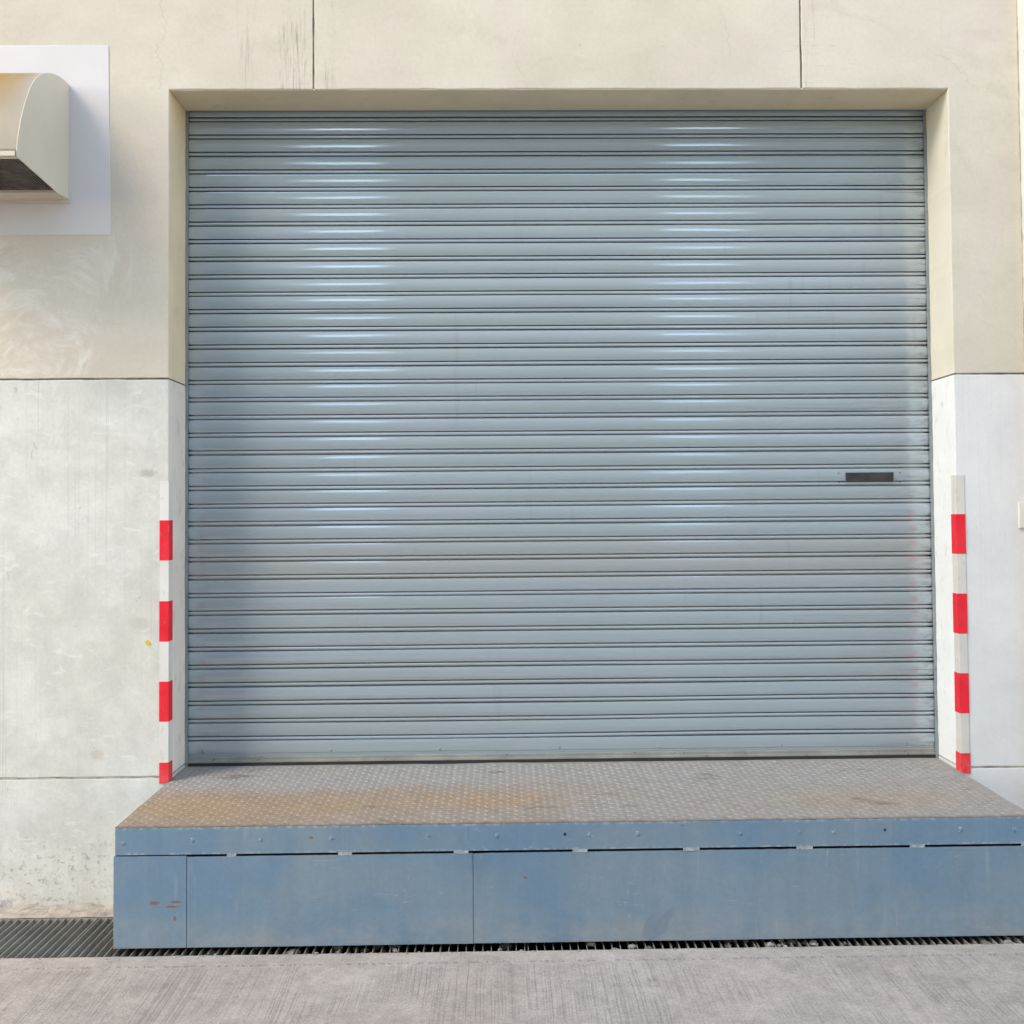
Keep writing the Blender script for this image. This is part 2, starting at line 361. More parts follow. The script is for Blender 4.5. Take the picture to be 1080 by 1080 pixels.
# ------------------------------------------------------------------ mesh helpers
def link(name, bm, mats, parent=None, smooth=False):
    me = bpy.data.meshes.new(name); bmesh.ops.recalc_face_normals(bm, faces=bm.faces[:])
    bm.to_mesh(me); bm.free()
    for m in (mats if isinstance(mats, (list, tuple)) else [mats]): me.materials.append(m)
    if smooth: (me.polygons.foreach_set('use_smooth', [True] * len(me.polygons)), me.set_sharp_from_angle(angle=R(32)))
    o = bpy.data.objects.new(name, me); COL.objects.link(o)
    if parent: o.parent = parent; o.matrix_parent_inverse = Matrix.Identity(4); shift(me, -parent.location)
    return o
def shift(me, v): me.transform(Matrix.Translation(v))
def thing(name, label, cat, loc=(0, 0, 0), group=None):
    o = bpy.data.objects.new(name, None); COL.objects.link(o); o.location = loc; o.empty_display_size = .1
    return tag(o, label, cat, group)
def tag(o, label, cat, group=None):
    o['label'] = label; o['category'] = cat
    if group: o['group'] = group
    return o
def struct(name, bm, mats):
    o = link(name, bm, mats); o['kind'] = 'structure'; return o
def box(bm, x0, x1, y0, y1, z0, z1, mi=0):
    v = [bm.verts.new((x, y, z)) for x in (x0, x1) for y in (y0, y1) for z in (z0, z1)]
    fs = [bm.faces.new([v[i] for i in q]) for q in ((0, 1, 3, 2), (4, 6, 7, 5), (0, 4, 5, 1), (2, 3, 7, 6), (0, 2, 6, 4), (1, 5, 7, 3))]
    for f in fs: f.material_index = mi
    return fs
def bev(bm, w, seg=2):
    bmesh.ops.bevel(bm, geom=bm.edges[:], offset=w, segments=seg, affect='EDGES', profile=.5)
def bbox(x0, x1, y0, y1, z0, z1, w=.004, seg=2):
    bm = bmesh.new(); box(bm, x0, x1, y0, y1, z0, z1); bmesh.ops.recalc_face_normals(bm, faces=bm.faces[:]); bev(bm, w, seg); return bm
def prism(pts, axis, a, b):
    """closed polygon pts (two coordinates) extruded along axis from a to b"""
    bm = bmesh.new()
    def p(u, w, t): return {'y': (u, t, w), 'x': (t, u, w)}[axis]
    A = [bm.verts.new(p(u, w, a)) for u, w in pts]; B = [bm.verts.new(p(u, w, b)) for u, w in pts]
    bm.faces.new(A); bm.faces.new(B[::-1])
    n = len(pts)
    for i in range(n): bm.faces.new((A[i], B[i], B[(i + 1) % n], A[(i + 1) % n]))
    bmesh.ops.recalc_face_normals(bm, faces=bm.faces[:])
    return bm
def ragged(pts, step=.02, amp=.0022, keep=()):
    """breaks the straight sides of a panel outline into slightly uneven ones"""
    out = []
    n = len(pts)
    for i in range(n):
        a, b = Vector(pts[i]), Vector(pts[(i + 1) % n]); L = (b - a).length
        if i in keep: out.append(tuple(a)); continue
        k = max(1, int(L / step)); nn = Vector((-(b - a).y, (b - a).x)).normalized()
        for j in range(k):
            q = a + (b - a) * (j / k)
            d = 0 if j == 0 else amp * mnoise.noise(Vector((q.x * 9, q.y * 9, i))) + amp * .7 * min(0, mnoise.noise(Vector((q.x * 31, q.y * 31, i + 5))))
            out.append(tuple(q + nn * d))
    return out

# ------------------------------------------------------------------ the wall
g2 = .0035
wall = thing('loading_bay_wall', 'pale precast concrete wall framing the shutter, cream above and white below', 'wall')
def panel(name, pts, mat, keep=(), jamb=None):
    bm = prism(ragged(pts, keep=keep), 'y', 0, T)
    front = [e for e in bm.edges if abs(e.verts[0].co.y) < 1e-6 and abs(e.verts[1].co.y) < 1e-6]
    bmesh.ops.bevel(bm, geom=front, offset=.004, segments=2, affect='EDGES', profile=.5)
    bm.normal_update()
    for f in bm.faces:
        c = f.calc_center_median()
        if jamb and abs(f.normal.x) > .8 and abs(abs(c.x) - W) < .02 and c.z < H: f.material_index = 1
    o = link(name, bm, [mat, jamb] if jamb else mat, wall); return o
XW = 9.0
panel('upper_panel', [(-XW, ZJ + g2), (-W, ZJ + g2), (-W, H), (JX[0] - g2, H), (JX[0] - g2, ZT), (-XW, ZT)], M['beige'], (4, 5), M['jamb_tan'])
panel('lintel_panel', [(JX[0] + g2, H), (JX[1] - g2, H), (JX[1] - g2, ZT), (JX[0] + g2, ZT)], M['beige'], (2,))
panel('upper_panel', [(JX[1] + g2, H), (W, H), (W, ZJ + g2), (XW, ZJ + g2), (XW, ZT), (JX[1] + g2, ZT)], M['beige'], (3, 4), M['jamb_cream'])
panel('lower_panel', [(-XW, ZL + g2), (-W, ZL + g2), (-W, ZJ - g2), (-XW, ZJ - g2)], M['conc'], (3,), M['jamb_pink'])['label'] = 'weathered scuffed white lower panel'
panel('lower_panel', [(W, ZL + g2), (XW, ZL + g2), (XW, ZJ - g2), (W, ZJ - g2)], M['white'], (1,), M['jamb_white'])['label'] = 'smooth clean white lower panel'
panel('plinth_panel', [(-XW, -.4), (-W, -.4), (-W, ZL - g2), (-XW, ZL - g2)], M['conc'], (0, 3))
panel('plinth_panel', [(W, -.4), (XW, -.4), (XW, ZL - g2), (W, ZL - g2)], M['white'], (0, 1))
bm = bmesh.new()
for s in JX: box(bm, s - g2 + .0005, s + g2 - .0005, .005, T - .01, H + .002, ZT)
for s in (-1, 1):
    x0, x1 = sorted((s * (W + .003), s * XW)); box(bm, x0, x1, .005, T - .01, ZJ - g2 + .0005, ZJ + g2 - .0005)
link('joint_sealant', bm, M['seal'], wall); bm = bmesh.new()
for s in (-1, 1):
    x0, x1 = sorted((s * (W + .003), s * XW)); box(bm, x0, x1, .0015, T - .01, ZL - g2 + .0005, ZL + g2 - .0005)
box(bm, 2.0098, 2.0132, -.0025, -.0002, 0, ZT)
link('mortar_joint', bm, M['seal_pale'], wall)
link('lintel_soffit', bbox(-W + .001, W - .001, .004, T - .001, H - .003, H + .004, .001, 1), M['soffit'], wall)
bm = bmesh.new(); box(bm, -XW, XW, T + .14, T + .3, -.4, ZT)  # unseen slabs added to stop sky light leaking round the shutter
for x0, x1 in ((-XW, -W - .07), (W + .07, XW)): box(bm, x0, x1, T + .002, T + .138, -.4, ZT)
box(bm, -W - .068, W + .068, T + .002, T + .138, H + .12, ZT - .002)
link('leak_backing', bm, M['seal'], wall)

# ------------------------------------------------------------------ roller shutter
sh = thing('roller_shutter', 'large grey blue steel roller shutter, closed, filling the loading bay opening', 'shutter', (0, T, .53))
Z0, PITCH, NS = .6530, .08045, 36
HK, GW, GD = .0058, .0068, .026      # half the hook roll, width and depth of the two grooves beside it
prof = [(-HK - GW + .0002, GD), (-HK - .0002, GD), (-HK, .0012), (-HK * .55, -.0004), (HK * .55, -.0004), (HK, .0012), (HK + .0002, GD), (HK + GW - .0002, GD)]
a0, a1, sag = HK + GW, PITCH - HK - GW, .0036
for i in range(13):
    t = i / 12; prof.append((a0 + (a1 - a0) * t, .0012 - sag * (1 - (2 * t - 1) ** 2)))
NX = 90
bm = bmesh.new()
yc = T + .016
def dent(x, z): return .0022 * mnoise.noise(Vector((x * .9, 0, z * 1.1))) + .0010 * mnoise.noise(Vector((x * 3.1, 4, z * 8)))
xs = [-1.76 + 3.52 * i / NX for i in range(NX + 1)]
def strip(rows):
    """rows: list of lists of coordinates, joined to a sheet"""
    vs = [[bm.verts.new(c) for c in r] for r in rows]
    for a, b in zip(vs, vs[1:]):
        for i in range(len(a) - 1): bm.faces.new((a[i], a[i + 1], b[i + 1], b[i]))
rows = []
for k in range(NS):
    tilt = random.gauss(0, .016); dz0 = random.uniform(-.0011, .0011); dy0 = random.uniform(-.0006, .0006)
    ph = random.uniform(0, 9); low = max(0, 1 - k / 9)
    for (pz, py) in prof:
        r = []
        for x in xs:
            wv = (.0007 + .0042 * low) * mnoise.noise(Vector((x * .7, ph, k * .37 * (1 - low * .8))))
            tw = tilt + .022 * mnoise.noise(Vector((x * .8, ph + 3, 0))) + .010 * mnoise.noise(Vector((x * 3.5, ph + 6, 0)))
            z = Z0 + k * PITCH + pz + dz0 + wv
            r.append((x, yc + py + dy0 + tw * (pz - PITCH / 2) + dent(x, z), z))
        rows.append(r)
strip(rows)
# plain bottom slat under the first groove
bm2 = bm
o = link('curtain', bm, M['shut'], sh, True)
bm = bmesh.new()
rows = []
for (pz, py) in [(.572, .002), (.582, -.0005), (.5835, .003), (.5865, .003), (.588, -.0005), (.61, -.003), (.63, -.002), (.6418, .0006), (.642, .026), (.6425, .026)]:
    rows.append([(x, yc + py + dent(x, pz), pz + .0022 * mnoise.noise(Vector((x * .7, 2, 0)))) for x in xs])
strip(rows)
link('bottom_slat', bm, M['shut'], sh, True)
bm = bmesh.new()
prb = [(.5445, .016), (.5445, -.004), (.5475, -.007), (.556, -.007), (.558, -.001), (.5705, -.002), (.573, .002), (.573, .016)]
rows = [[(x, yc + py + dent(x, pz), pz + .0015 * mnoise.noise(Vector((x * 1.1, 7, 0)))) for x in xs] for pz, py in prb]
strip(rows)
link('bottom_bar', bm, mat_steel('bottom_bar_steel', (.30, .30, .285), .5, .1), sh)
bm = bmesh.new(); box(bm, -1.75, 1.75, yc - .010, yc + .012, .533, .5440)
link('rubber_seal', bm, M['dark'], sh)
def bolt(parent, x, y, z, r, mat, name='bolt', h=.004):
    bm = bmesh.new()
    bmesh.ops.create_uvsphere(bm, u_segments=8, v_segments=5, radius=r)
    for v in bm.verts: v.co = Vector((v.co.x * random.uniform(.85, 1.2), v.co.z * h / r, v.co.y * random.uniform(.85, 1.15))) + Vector((x, y, z))
    return link(name, bm, mat, parent, True)
for x in (-1.62, -1.05, -.56, -.02, .43, .99, 1.56): bolt(sh, x, yc - .0015, .596 + random.uniform(-.003, .003), .0065, M['guide'])
for s in (-1, 1):
    bm = bmesh.new()
    xa, xb = sorted((s * (W + .06), s * (W - .008)))
    box(bm, xa, xb, T + .0015, T + .0045, .52, H + .11)
    xa, xb = sorted((s * (W - .0075), s * (W - .0115))); box(bm, xa, xb, T + .0012, T + .010, .52, H + .11)
    link('guide_rail', bm, M['guide'], sh)
# vision slot: frame plate with an opening over a dark mesh pane
fr = bmesh.new()
x0, x1, z0, z1 = 1.300, 1.521, 1.781, 1.834
for q in ((x0 - .0015, x0, z0 - .002, z1 + .002), (x1, x1 + .0015, z0 - .002, z1 + .002), (x0, x1, z1 - .004, z1 + .002), (x0, x1, z0 - .002, z0 + .004)):
    box(fr, q[0], q[1], yc - .0052, yc - .003, q[2], q[3])
fo = link('slot_frame', fr, M['shut'], sh)
bm = bmesh.new(); box(bm, x0, x1, yc - .0040, yc - .0030, z0 + .004, z1 - .004)
for k in range(5):
    zz = z0 + .008 + k * .009; box(bm, x0, x1, yc - .0052, yc - .0044, zz, zz + .0022)
gm = mat_plain('dark_slot_pane', (.045, .045, .045), .6, 0, .3, 20)
p = link('slot_pane', bm, gm, sh); 
for x in (x0 - .03, x1 + .03):
    for z in (z0 + .006, z1 - .006): bolt(sh, x, yc - .0035, z, .003, M['dark'], 'rivet', .002)

# ------------------------------------------------------------------ loading platform
pl = thing('loading_platform', 'blue painted steel loading platform with rusty checker plate top below the shutter', 'loading platform', (0, -PF / 2, ZB))
def deckz(y): return ZP + max(0, (y + PF)) * .018
bm = bmesh.new()
YB = T + .13
nx, ny = 120, 34
vs = []
for j in range(ny + 1):
    y = -PF + .001 + (YB + PF) * j / ny
    hw = W - .003
    vs.append([bm.verts.new((-hw + 2 * hw * i / nx, y, deckz(y) + .0025 * mnoise.noise(Vector((i * .11, j * .2, 0))) * (j > 0))) for i in range(nx + 1)])
for a, b in zip(vs, vs[1:]):
    for i in range(nx): bm.faces.new((a[i], a[i + 1], b[i + 1], b[i]))
# raised lugs
sp = .0285
iy = 0
y = -PF + .018
while y < YB - .15:
    ix = 0; x = -W + .02
    while x < W - .02:
        an = R(38) if (ix + iy) % 2 else R(-38)
        L, wd, hh = .0120, .0042, .0027
        ca, sa = math.cos(an), math.sin(an)
        z = deckz(y) + .0025 * mnoise.noise(Vector(((x + W) / (2 * W) * nx * .11, (y + PF) / (YB + PF) * ny * .2, 0)))
        def q(u, w, h): return bm.verts.new((x + u * ca - w * sa, y + u * sa + w * ca, z + h))
        a = [q(-L, 0, -.0004), q(-L * .4, -wd, -.0004), q(L * .4, -wd, -.0004), q(L, 0, -.0004), q(L * .4, wd, -.0004), q(-L * .4, wd, -.0004)]
        t = [q(-L * .55, 0, hh * .8), q(0, -wd * .35, hh), q(L * .55, 0, hh * .8), q(0, wd * .35, hh)]
        for f in ((a[0], a[1], t[0]), (a[1], t[1], t[0]), (a[1], a[2], t[1]), (a[2], t[2], t[1]), (a[2], a[3], t[2]), (a[3], a[4], t[2]), (a[4], t[3], t[2]), (a[4], a[5], t[3]), (a[5], t[0], t[3]), (a[5], a[0], t[0]), (t[0], t[1], t[2], t[3])):
            bm.faces.new(f).material_index = 1
        x += sp; ix += 1
    y += sp; iy += 1
bm.normal_update()
dk = link('deck_plate', bm, [M['deck'], M['lug']], pl)
# edge beam: front band, slightly uneven top edge
def sheet(x0, x1, z0, z1, y, th, nxs, nzs, f=None, topjit=0.0):
    """thin steel sheet facing -y with a gently uneven face"""
    bm = bmesh.new()
    def pt(i, j, back):
        x = x0 + (x1 - x0) * i / nxs; z = z0 + (z1 - z0) * j / nzs
        yy = y + (f(x, z) if f else 0)
        if j == nzs and topjit: z += topjit * (mnoise.noise(Vector((x * 26, 1, 0))) + .6 * mnoise.noise(Vector((x * 70, 3, 0))))
        return (x, yy + (th if back else 0), z)
    Fv = [[bm.verts.new(pt(i, j, 0)) for i in range(nxs + 1)] for j in range(nzs + 1)]
    Bv = [[bm.verts.new(pt(i, j, 1)) for i in range(nxs + 1)] for j in range(nzs + 1)]
    for j in range(nzs):
        for i in range(nxs):
            bm.faces.new((Fv[j][i], Fv[j][i + 1], Fv[j + 1][i + 1], Fv[j + 1][i]))
            bm.faces.new((Bv[j][i], Bv[j + 1][i], Bv[j + 1][i + 1], Bv[j][i + 1]))
    for i in range(nxs):
        bm.faces.new((Fv[0][i], Bv[0][i], Bv[0][i + 1], Fv[0][i + 1])); bm.faces.new((Fv[nzs][i], Fv[nzs][i + 1], Bv[nzs][i + 1], Bv[nzs][i]))
    for j in range(nzs):
        bm.faces.new((Fv[j][0], Fv[j + 1][0], Bv[j + 1][0], Bv[j][0])); bm.faces.new((Fv[j][nxs], Bv[j][nxs], Bv[j + 1][nxs], Fv[j + 1][nxs]))
    return bm
wavy = lambda x, z: .0022 * mnoise.noise(Vector((x * 2.3, 0, z * 3))) + .0008 * mnoise.noise(Vector((x * 7, 5, z * 7)))
ZS = .4135           # slit centre
link('edge_beam', sheet(-W + .008, W, ZS + .004, ZP - .001, -PF - .001, .008, 340, 3, lambda x, z: .5 * wavy(x, z), .0014), M['blue'], pl, True)
SEAM = (-1.4345, -.387)
def lift(x, z):
    e = max(0, 1 - (x - SEAM[1]) / .07) * max(0, min(1, (z - .30) / .09)); return wavy(x, z) - .009 * e
link('front_panel', sheet(-W, SEAM[0] - .0012, ZB, ZS - .0012, -PF, .006, 14, 16, wavy), M['blue'], pl, True)['label'] = 'narrow end panel with rust scratches'
link('front_panel', sheet(SEAM[0] + .0012, SEAM[1] - .001, ZB, ZS - .0055, -PF, .006, 150, 16, wavy, .0010), M['blue'], pl, True)
link('front_panel', sheet(SEAM[1] + .001, W, ZB + .001, ZS - .0058, -PF, .006, 300, 16, lift, .0011), M['blue'], pl, True)
for s in (-1, 1):
    x0, x1 = sorted((s * W, s * (W - .006)))
    bm = bmesh.new()
    box(bm, x0 + (.001 if s < 0 else 0), x1, -PF + .0075, -.001, ZB, ZS - .003)
    box(bm, x0 + (.003 if s < 0 else 0), x1, -PF + .0075, -.001, ZS - .002, ZP - .003)
    link('side_panel', bm, M['blue'], pl)
bm = bmesh.new(); box(bm, -W + .01, W - .01, -PF + .05, -.002, ZB + .02, ZP - .014)
link('inner_frame', bm, M['dark'], pl)
for x, w in ((-1.27, .034), (-.856, .05), (-.43, .055), (.007, .055), (.418, .06), (.838, .06), (1.257, .055), (1.665, .04)):
    bm = sheet(x - w / 2, x + w / 2, ZS - .0062, ZS + .0052, -PF - .0018, .004, 14, 3, lambda x, z: .0012 * mnoise.noise(Vector((x * 120, z * 120, 0))))
    link('weld_tab', bm, M['chip'], pl)
for x, z in ((-1.665, .462), (-1.413, .469), (-1.164, .469), (-.904, .473), (-.553, .475), (-.299, .472), (.044, .471), (.22, .472), (.60, .47), (.819, .472), (.95, .471), (1.42, .473), (1.62, .47)):
    bolt(pl, x, -PF - .0012, z - .002, .0080, M['blue'], 'bolt', .0035)
    if random.random() < .85:
        for _ in range(5):
            a = random.uniform(0, 6.28); bolt(pl, x + .0085 * math.cos(a), -PF - .0015, z - .002 + .0085 * math.sin(a), random.uniform(.0016, .0034), M['chip'], 'paint_chip', .0016)
for x, z in ((-.048, .473), (1.137, .474)):
    bolt(pl, x, -PF - .0008, z, .0065, M['dark'], 'bolt_hole', .0018)

# ------------------------------------------------------------------ corner guards
def guard(s, label):
    t = thing('corner_guard', label, 'corner guard', (s * W, 0, ZP), 'red and white corner guards')
    z0, z1 = ZP + .005, 1.806
    th = .0035
    def ell(z0, z1, e, lf, ls):
        """L section round the corner, e proud of the bar below"""
        a = -(th + e); pts = [(s * (W + lf), 0 - .0005), (s * (W + lf), a), (s * (W - th - e), a), (s * (W - th - e), ls), (s * (W - .0005), ls), (s * (W - .0005), 0 - .0005)]
        bm = bmesh.new()
        A = [bm.verts.new((u, w, z0)) for u, w in pts]; B = [bm.verts.new((u, w, z1)) for u, w in pts]
        bm.faces.new(A); bm.faces.new(B)
        for i in range(6): bm.faces.new((A[i], B[i], B[(i + 1) % 6], A[(i + 1) % 6]))
        bmesh.ops.recalc_face_normals(bm, faces=bm.faces[:])
        bmesh.ops.bevel(bm, geom=[e for e in bm.edges if abs(e.verts[0].co.z - e.verts[1].co.z) > .01], offset=.0022, segments=2, affect='EDGES', profile=.5)
        return bm
    link('angle_bar', ell(z0, z1, 0, .036, .045), M['gwhite' if s < 0 else 'greyg'], t)
    for a, b in ((1.466, 1.638), (1.123, 1.294), (.781, .952), (z0 + .001, .608)):
        j = lambda: random.uniform(-.002, .002)
        link('red_band', ell(a + j(), b + j(), .0014, .0372 + j() * .5, .050), M['red'], t)
    return t
guard(-1, 'red and white striped corner guard on the weathered left edge of the opening')
guard(1, 'red and white striped corner guard on the smooth right edge of the opening')

# ------------------------------------------------------------------ exhaust hood and its white patch
hx1, hx0 = -2.132, -2.86
bm = bbox(-3.06, -1.9605, -.003, .001, 2.870, 3.698, .001, 1)
for v in bm.verts:
    if v.co.x > -2.5: v.co.x += (3.698 - v.co.z) * .012
tag(link('paint_patch', bm, M['patch']), 'white rectangle painted on the cream wall around the exhaust hood', 'paint patch')
hd = thing('exhaust_hood', 'cream quarter round metal exhaust hood with mesh underside on the white patch', 'exhaust hood', ((hx0 + hx1) / 2, 0, 3.04))
top = [(-.004, 3.523), (-.06, 3.523), (-.122, 3.516), (-.18, 3.503), (-.238, 3.482), (-.278, 3.465), (-.315, 3.442), (-.352, 3.412), (-.387, 3.374), (-.417, 3.332), (-.443, 3.288), (-.468, 3.236), (-.490, 3.18), (-.508, 3.12), (-.520, 3.070)]
bm = bmesh.new()
n = 12
A = []
for (y, z) in top: A.append([bm.verts.new((hx0 + (hx1 - hx0) * i / n, y, z)) for i in range(n + 1)])
A.append([bm.verts.new((hx0 + (hx1 - hx0) * i / n, -.520, 3.046)) for i in range(n + 1)])
for a, b in zip(A, A[1:]):
    for i in range(n): bm.faces.new((a[i], b[i], b[i + 1], a[i + 1]))
bmesh.ops.solidify(bm, geom=bm.faces[:], thickness=.003)
link('curved_cover', bm, M['hood'], hd, True)
side = top + [(-.5185, 3.045), (-.12, 3.018), (-.004, 3.024)]
for xx, d in ((hx1, .003), (hx0 - .003, .003)):
    link('side_panel', prism([(y, z) for y, z in side], 'x', xx + .0005, xx + d + .0005), M['hood'], hd)
bm = bmesh.new(); box(bm, hx0, hx1, -.12, -.002, 3.020, 3.034); box(bm, hx0 - .012, hx1 + .012, -.012, -.0035, 3.006, 3.022)
link('back_flange', bm, M['hood'], hd)
bm = bmesh.new(); box(bm, hx0 + .001, hx1 - .001, -.517, -.487, 3.045, 3.048); box(bm, hx0 + .001, hx1 - .001, -.5235, -.5208, 3.046, 3.066)
link('front_lip', bm, M['hood'], hd)
# woven screen under the hood
bm = bmesh.new()
def zun(y): return 3.050 + (-.486 - y) / (-.486 + .12) * -.018
k = 0; x = hx0 + .004
while x < hx1 - .002:
    v = [bm.verts.new(c) for c in ((x, -.486, zun(-.486)), (x + .0072, -.486, zun(-.486)), (x + .0072, -.121, zun(-.121)), (x, -.121, zun(-.121)))]; bm.faces.new(v); x += .0120
y = -.484
while y < -.125:
    v = [bm.verts.new(c) for c in ((hx0, y, zun(y) - .0008), (hx1, y, zun(y) - .0008), (hx1, y + .006, zun(y) - .0008), (hx0, y + .006, zun(y) - .0008))]; bm.faces.new(v); y += .0115
bmesh.ops.solidify(bm, geom=bm.faces[:], thickness=.001)
link('mesh_screen', bm, M['mesh'], hd)
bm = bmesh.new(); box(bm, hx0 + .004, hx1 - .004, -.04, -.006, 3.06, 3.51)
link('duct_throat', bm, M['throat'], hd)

# ------------------------------------------------------------------ little things on the wall
bm = bmesh.new()
pts = [(.0, .013), (.010, .003), (.013, -.004), (.003, -.011), (-.008, -.006), (-.012, .004)]
bm = prism([(-1.786 + a, 1.116 + b) for a, b in pts], 'y', -.0025, .001)
tag(link('paint_speck', bm, M['yellow']), 'small yellow paint speck on the white wall beside the corner guard', 'paint mark')
tag(link('cover_plate', bbox(1.968, 2.012, -.012, .001, 1.574, 1.685, .003), M['cover']), 'small cream cover plate on the right hand white wall', 'cover plate')
bm = prism(ragged([(2.014, -.4), (2.6, -.4), (2.6, ZT), (2.014, ZT)], keep=(0, 1, 2), amp=.003), 'y', -.07, -.0005)
col = link('concrete_column', bm, M['column']); tag(col, 'pale concrete column at the far right edge of the wall', 'column')

rust = mat_plain('rusty_iron', (.17, .085, .055), .8, 0, .3, 40)
for z in (3.64, 3.885): bolt(col, 2.017, -.072, z, .011, rust, 'rusty_bolt', .012)
# ------------------------------------------------------------------ ground, drain, grating
GY0, GY1, ZG = -.292, -.700, .066     # drain edges; the yard lies ZG above the foot of the wall
DX = 6.0
bm = bmesh.new()
BIG = 250
def quad(pts): bm.faces.new([bm.verts.new(p) for p in pts])
# front sheet with an uneven lip at the drain
N = 900
xsr = [-DX + 2 * DX * i / N for i in range(N + 1)]
lip = [bm.verts.new((x, GY1 + .005 * mnoise.noise(Vector((x * 14, 0, 3))) + .006 * max(0, mnoise.noise(Vector((x * 45, 2, 3)))), 0)) for x in xsr]
mid = [bm.verts.new((x, GY1 - .08, 0)) for x in xsr]
low = [bm.verts.new((v.co.x, v.co.y + .006, -.03)) for v in lip]
for i in range(N):
    bm.faces.new((mid[i], mid[i + 1], lip[i + 1], lip[i])); bm.faces.new((lip[i], lip[i + 1], low[i + 1], low[i]))
fv = bm.verts.new((-DX, -BIG, 0)), bm.verts.new((DX, -BIG, 0))
bm.faces.new([fv[0], fv[1]] + mid[::-1])
quad([(-BIG, -BIG, 0), (-DX, -BIG, 0), (-DX, BIG, 0), (-BIG, BIG, 0)])
quad([(DX, -BIG, 0), (BIG, -BIG, 0), (BIG, BIG, 0), (DX, BIG, 0)])
quad([(-DX, .3, 0), (DX, .3, 0), (DX, BIG, 0), (-DX, BIG, 0)])
# mortar strip between wall and drain
rws = []
for j in range(9):
    t = j / 8; y0 = .02 + (GY0 - .02) * t
    r = []
    for x in xsr:
        z = .010 * mnoise.noise(Vector((x * 9, y0 * 18, 1))) + .006 * mnoise.noise(Vector((x * 34, y0 * 40, 1))) + .022 * max(0, 1 - t * 3.2) * (.7 + mnoise.noise(Vector((x * 12, 3, 0))))
        yy = y0 + (.006 * mnoise.noise(Vector((x * 20, 0, 8))) if j == 8 else 0)
        r.append(bm.verts.new((x, yy, (z if j < 8 else -.001) - ZG * (1 - t) ** 1.3)))
    rws.append(r)
for a, b in zip(rws, rws[1:]):
    for i in range(N): bm.faces.new((a[i], b[i], b[i + 1], a[i + 1]))
for i in range(N):
    a, b = rws[-1][i], rws[-1][i + 1]
shift(struct('ground', bm, M['ground']).data, Vector((0, 0, ZG)))
# drain channel below
bm = bmesh.new()
D = .16
def dz(x, y): return -.125 + .03 * mnoise.noise(Vector((x * 5, y * 7, 2))) + .012 * mnoise.noise(Vector((x * 24, y * 24, 2)))
xs2 = [-DX + 2 * DX * i / 400 for i in range(401)]
rws = [[bm.verts.new((x, GY0 + .003, .0 - .004)) for x in xs2]]
for j in range(9):
    y = GY0 + .003 + (GY1 - GY0 - .003) * j / 8
    rws.append([bm.verts.new((x, y, dz(x, y))) for x in xs2])
rws.append([bm.verts.new((x, GY1 + .001, -.031)) for x in xs2])
for a, b in zip(rws, rws[1:]):
    for i in range(400): bm.faces.new((a[i], b[i], b[i + 1], a[i + 1]))
shift(struct('drain_channel', bm, M['pit']).data, Vector((0, 0, ZG)))
def grate(x0, x1, label):
    t = thing('drain_grate', label, 'drain grate', ((x0 + x1) / 2, (GY0 + GY1) / 2, ZG), 'steel drain grates along the foot of the wall')
    n = 27; st = (x1 - x0 - .012) / n
    for_x = [x0 + .006 + st * i for i in range(n + 1)]
    bm = bmesh.new()
    for i, x in enumerate(for_x):
        l = random.uniform(-.003, .003); w = .0022
        v = []
        for (dx, y, z) in ((-w / 2, GY0 - .006, 0), (w / 2, GY0 - .006, 0), (w / 2, GY1 + .012, 0), (-w / 2, GY1 + .012, 0)):
            lx = l * (1 if y < -.3 else -1) * .5
            v.append((bm.verts.new((x + dx + lx, y, -.003)), bm.verts.new((x + dx + lx * .5 + .002, y, -.034))))
        a = [q[0] for q in v]; b = [q[1] for q in v]
        bm.faces.new(a); bm.faces.new(b[::-1])
        for k in range(4): bm.faces.new((a[k], b[k], b[(k + 1) % 4], a[(k + 1) % 4]))
    bmesh.ops.translate(bm, verts=bm.verts[:], vec=(0, 0, ZG)); link('bearing_bars', bm, M['grate'], t)
    bm = bmesh.new()
    for y in (GY0 - .0055, GY1 + .0075): box(bm, x0 + .002, x1 - .002, y - .0005, y + .004, -.036, -.004)
    bmesh.ops.translate(bm, verts=bm.verts[:], vec=(0, 0, ZG)); link('grate_frame', bm, M['grate'], t)
gl = ['drain grate at the far left end beside the platform', 'drain grate running from the bare wall to under the left corner of the platform', 'drain grate under the left half of the platform front',
      'drain grate under the middle of the platform front', 'drain grate under the right half of the platform front', 'drain grate at the far right end of the platform']
for i in range(6): grate(-2.731 + .846 * i, -1.885 + .846 * i, gl[i])
# mortar crumbs lodged in the grates
bm = bmesh.new()
def lump(x, y, z, r):
    a = bmesh.ops.create_icosphere(bm, subdivisions=2, radius=r)
    s = Vector((random.uniform(.7, 1.5), random.uniform(.7, 1.2), random.uniform(.5, .9)))
    for v in a['verts']:
        c = v.co / r; k = 1 + .5 * mnoise.noise(c * 1.6 + Vector((x * 50, y * 50, 0)))
        v.co = Vector((c.x * s.x, c.y * s.y, c.z * s.z)) * r * k + Vector((x, y, z))
for cx, n, sp in ((-.72, 9, .05), (-.86, 5, .04), (-.27, 6, .07), (-1.15, 6, .1), (.25, 7, .12), (.62, 10, .1), (.78, 8, .06), (1.56, 14, .06), (1.66, 6, .06), (-1.4, 4, .1), (.95, 4, .08)):
    for _ in range(n): lump(random.gauss(cx, sp), random.uniform(GY1 + .01, GY1 + .10), random.uniform(-.03, -.006), random.uniform(.006, .017))
for _ in range(90): lump(random.uniform(-2.8, 2.4), random.uniform(GY1 + .015, GY0 - .015), random.uniform(-.10, -.085), random.uniform(.006, .016))
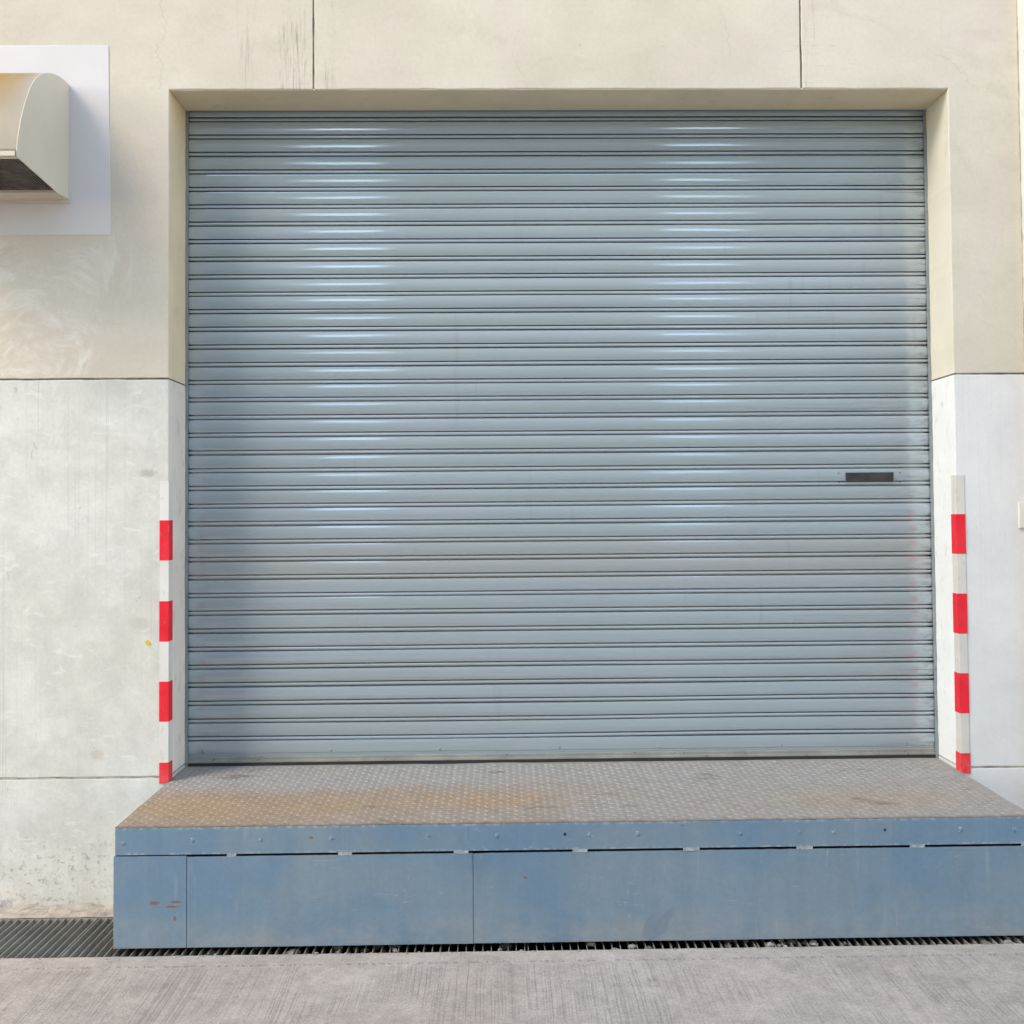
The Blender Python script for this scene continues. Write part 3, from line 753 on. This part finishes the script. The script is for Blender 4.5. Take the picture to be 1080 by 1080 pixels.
for _ in range(110):
    x = random.uniform(-2.7, 2.3); lump(x, random.gauss(GY1 - .01, .008), .0, random.uniform(.002, .006))
bmesh.ops.translate(bm, verts=bm.verts[:], vec=(0, 0, ZG)); o = link('mortar_crumbs', bm, M['rubble']); o['kind'] = 'stuff'; o['label'] = 'crumbs of broken mortar lodged in the drain grates'; o['category'] = 'debris'

# ------------------------------------------------------------------ unseen wall added across the yard to shape light; openings make the shutter streaks
bm = bmesh.new()
OX0, OX1, OY, OH, OZ0, OZ1, OW = -9.0, 6.2, -8.0, 10.5, 4.6, 6.5, .46
OC = (-2.17, 2.19)
box(bm, OX0, OX1, OY - .3, OY, -.4, OZ0); box(bm, OX0, OX1, OY - .3, OY, OZ1, OH)
for a, b in ((OX0, OC[0] - OW), (OC[0] + OW, OC[1] - OW), (OC[1] + OW, OX1)): box(bm, a, b, OY - .3, OY, OZ0, OZ1)
struct('added_opposite_wall', bm, M['added_wall'])

# ------------------------------------------------------------------ light
EL, AZ = R(40), R(50)
sv = Vector((-math.sin(AZ) * math.cos(EL), -math.cos(AZ) * math.cos(EL), math.sin(EL)))
L = bpy.data.lights.new('sun', 'SUN'); L.energy = .5; L.angle = R(25); L.color = (1, .97, .94)
lo = bpy.data.objects.new('sun', L); COL.objects.link(lo); lo.rotation_euler = sv.to_track_quat('Z', 'Y').to_euler()
w = bpy.data.worlds.new('World'); scene.world = w; w.use_nodes = True
nt = w.node_tree; sky = nt.nodes.new('ShaderNodeTexSky'); sky.sky_type = 'NISHITA'; sky.sun_disc = False
sky.sun_elevation = EL; sky.sun_rotation = math.atan2(sv.x, sv.y); sky.air_density = 1.0; sky.dust_density = .25; sky.ozone_density = 1.0
bg = next(n for n in nt.nodes if n.type == 'BACKGROUND')
nt.links.new(sky.outputs[0], bg.inputs[0]); bg.inputs[1].default_value = .15

# ------------------------------------------------------------------ camera
cam = bpy.data.cameras.new('camera'); co = bpy.data.objects.new('camera', cam); COL.objects.link(co)
f, px, py = 1170.36, 548.91, 505.90
pitch, yaw, roll = .0308, -.0170, .0080
cam.sensor_fit = 'HORIZONTAL'; cam.sensor_width = 36; cam.lens = 36 * f / 1080
cam.shift_x = -(px - 540) / 1080; cam.shift_y = (py - 540) / 1080
Rm = Matrix.Rotation(yaw, 3, 'Z') @ Matrix.Rotation(pitch, 3, 'X') @ Matrix.Rotation(roll, 3, 'Y')
base = Matrix(((1, 0, 0), (0, 0, -1), (0, 1, 0)))      # camera space (x right, y up, -z forward) to world with +y forward
co.matrix_world = Matrix.Translation((-.2714, -4.7818, 1.6535)) @ (Rm @ base).to_4x4()
cam.clip_end = 1000; cam.clip_start = .05
scene.camera = co
scene.view_settings.view_transform = 'Standard'; scene.view_settings.look = 'None'
scene.view_settings.exposure = 2.14; scene.view_settings.gamma = 1
scene.view_settings.use_white_balance = True; scene.view_settings.white_balance_temperature = 8500; scene.view_settings.white_balance_tint = 10
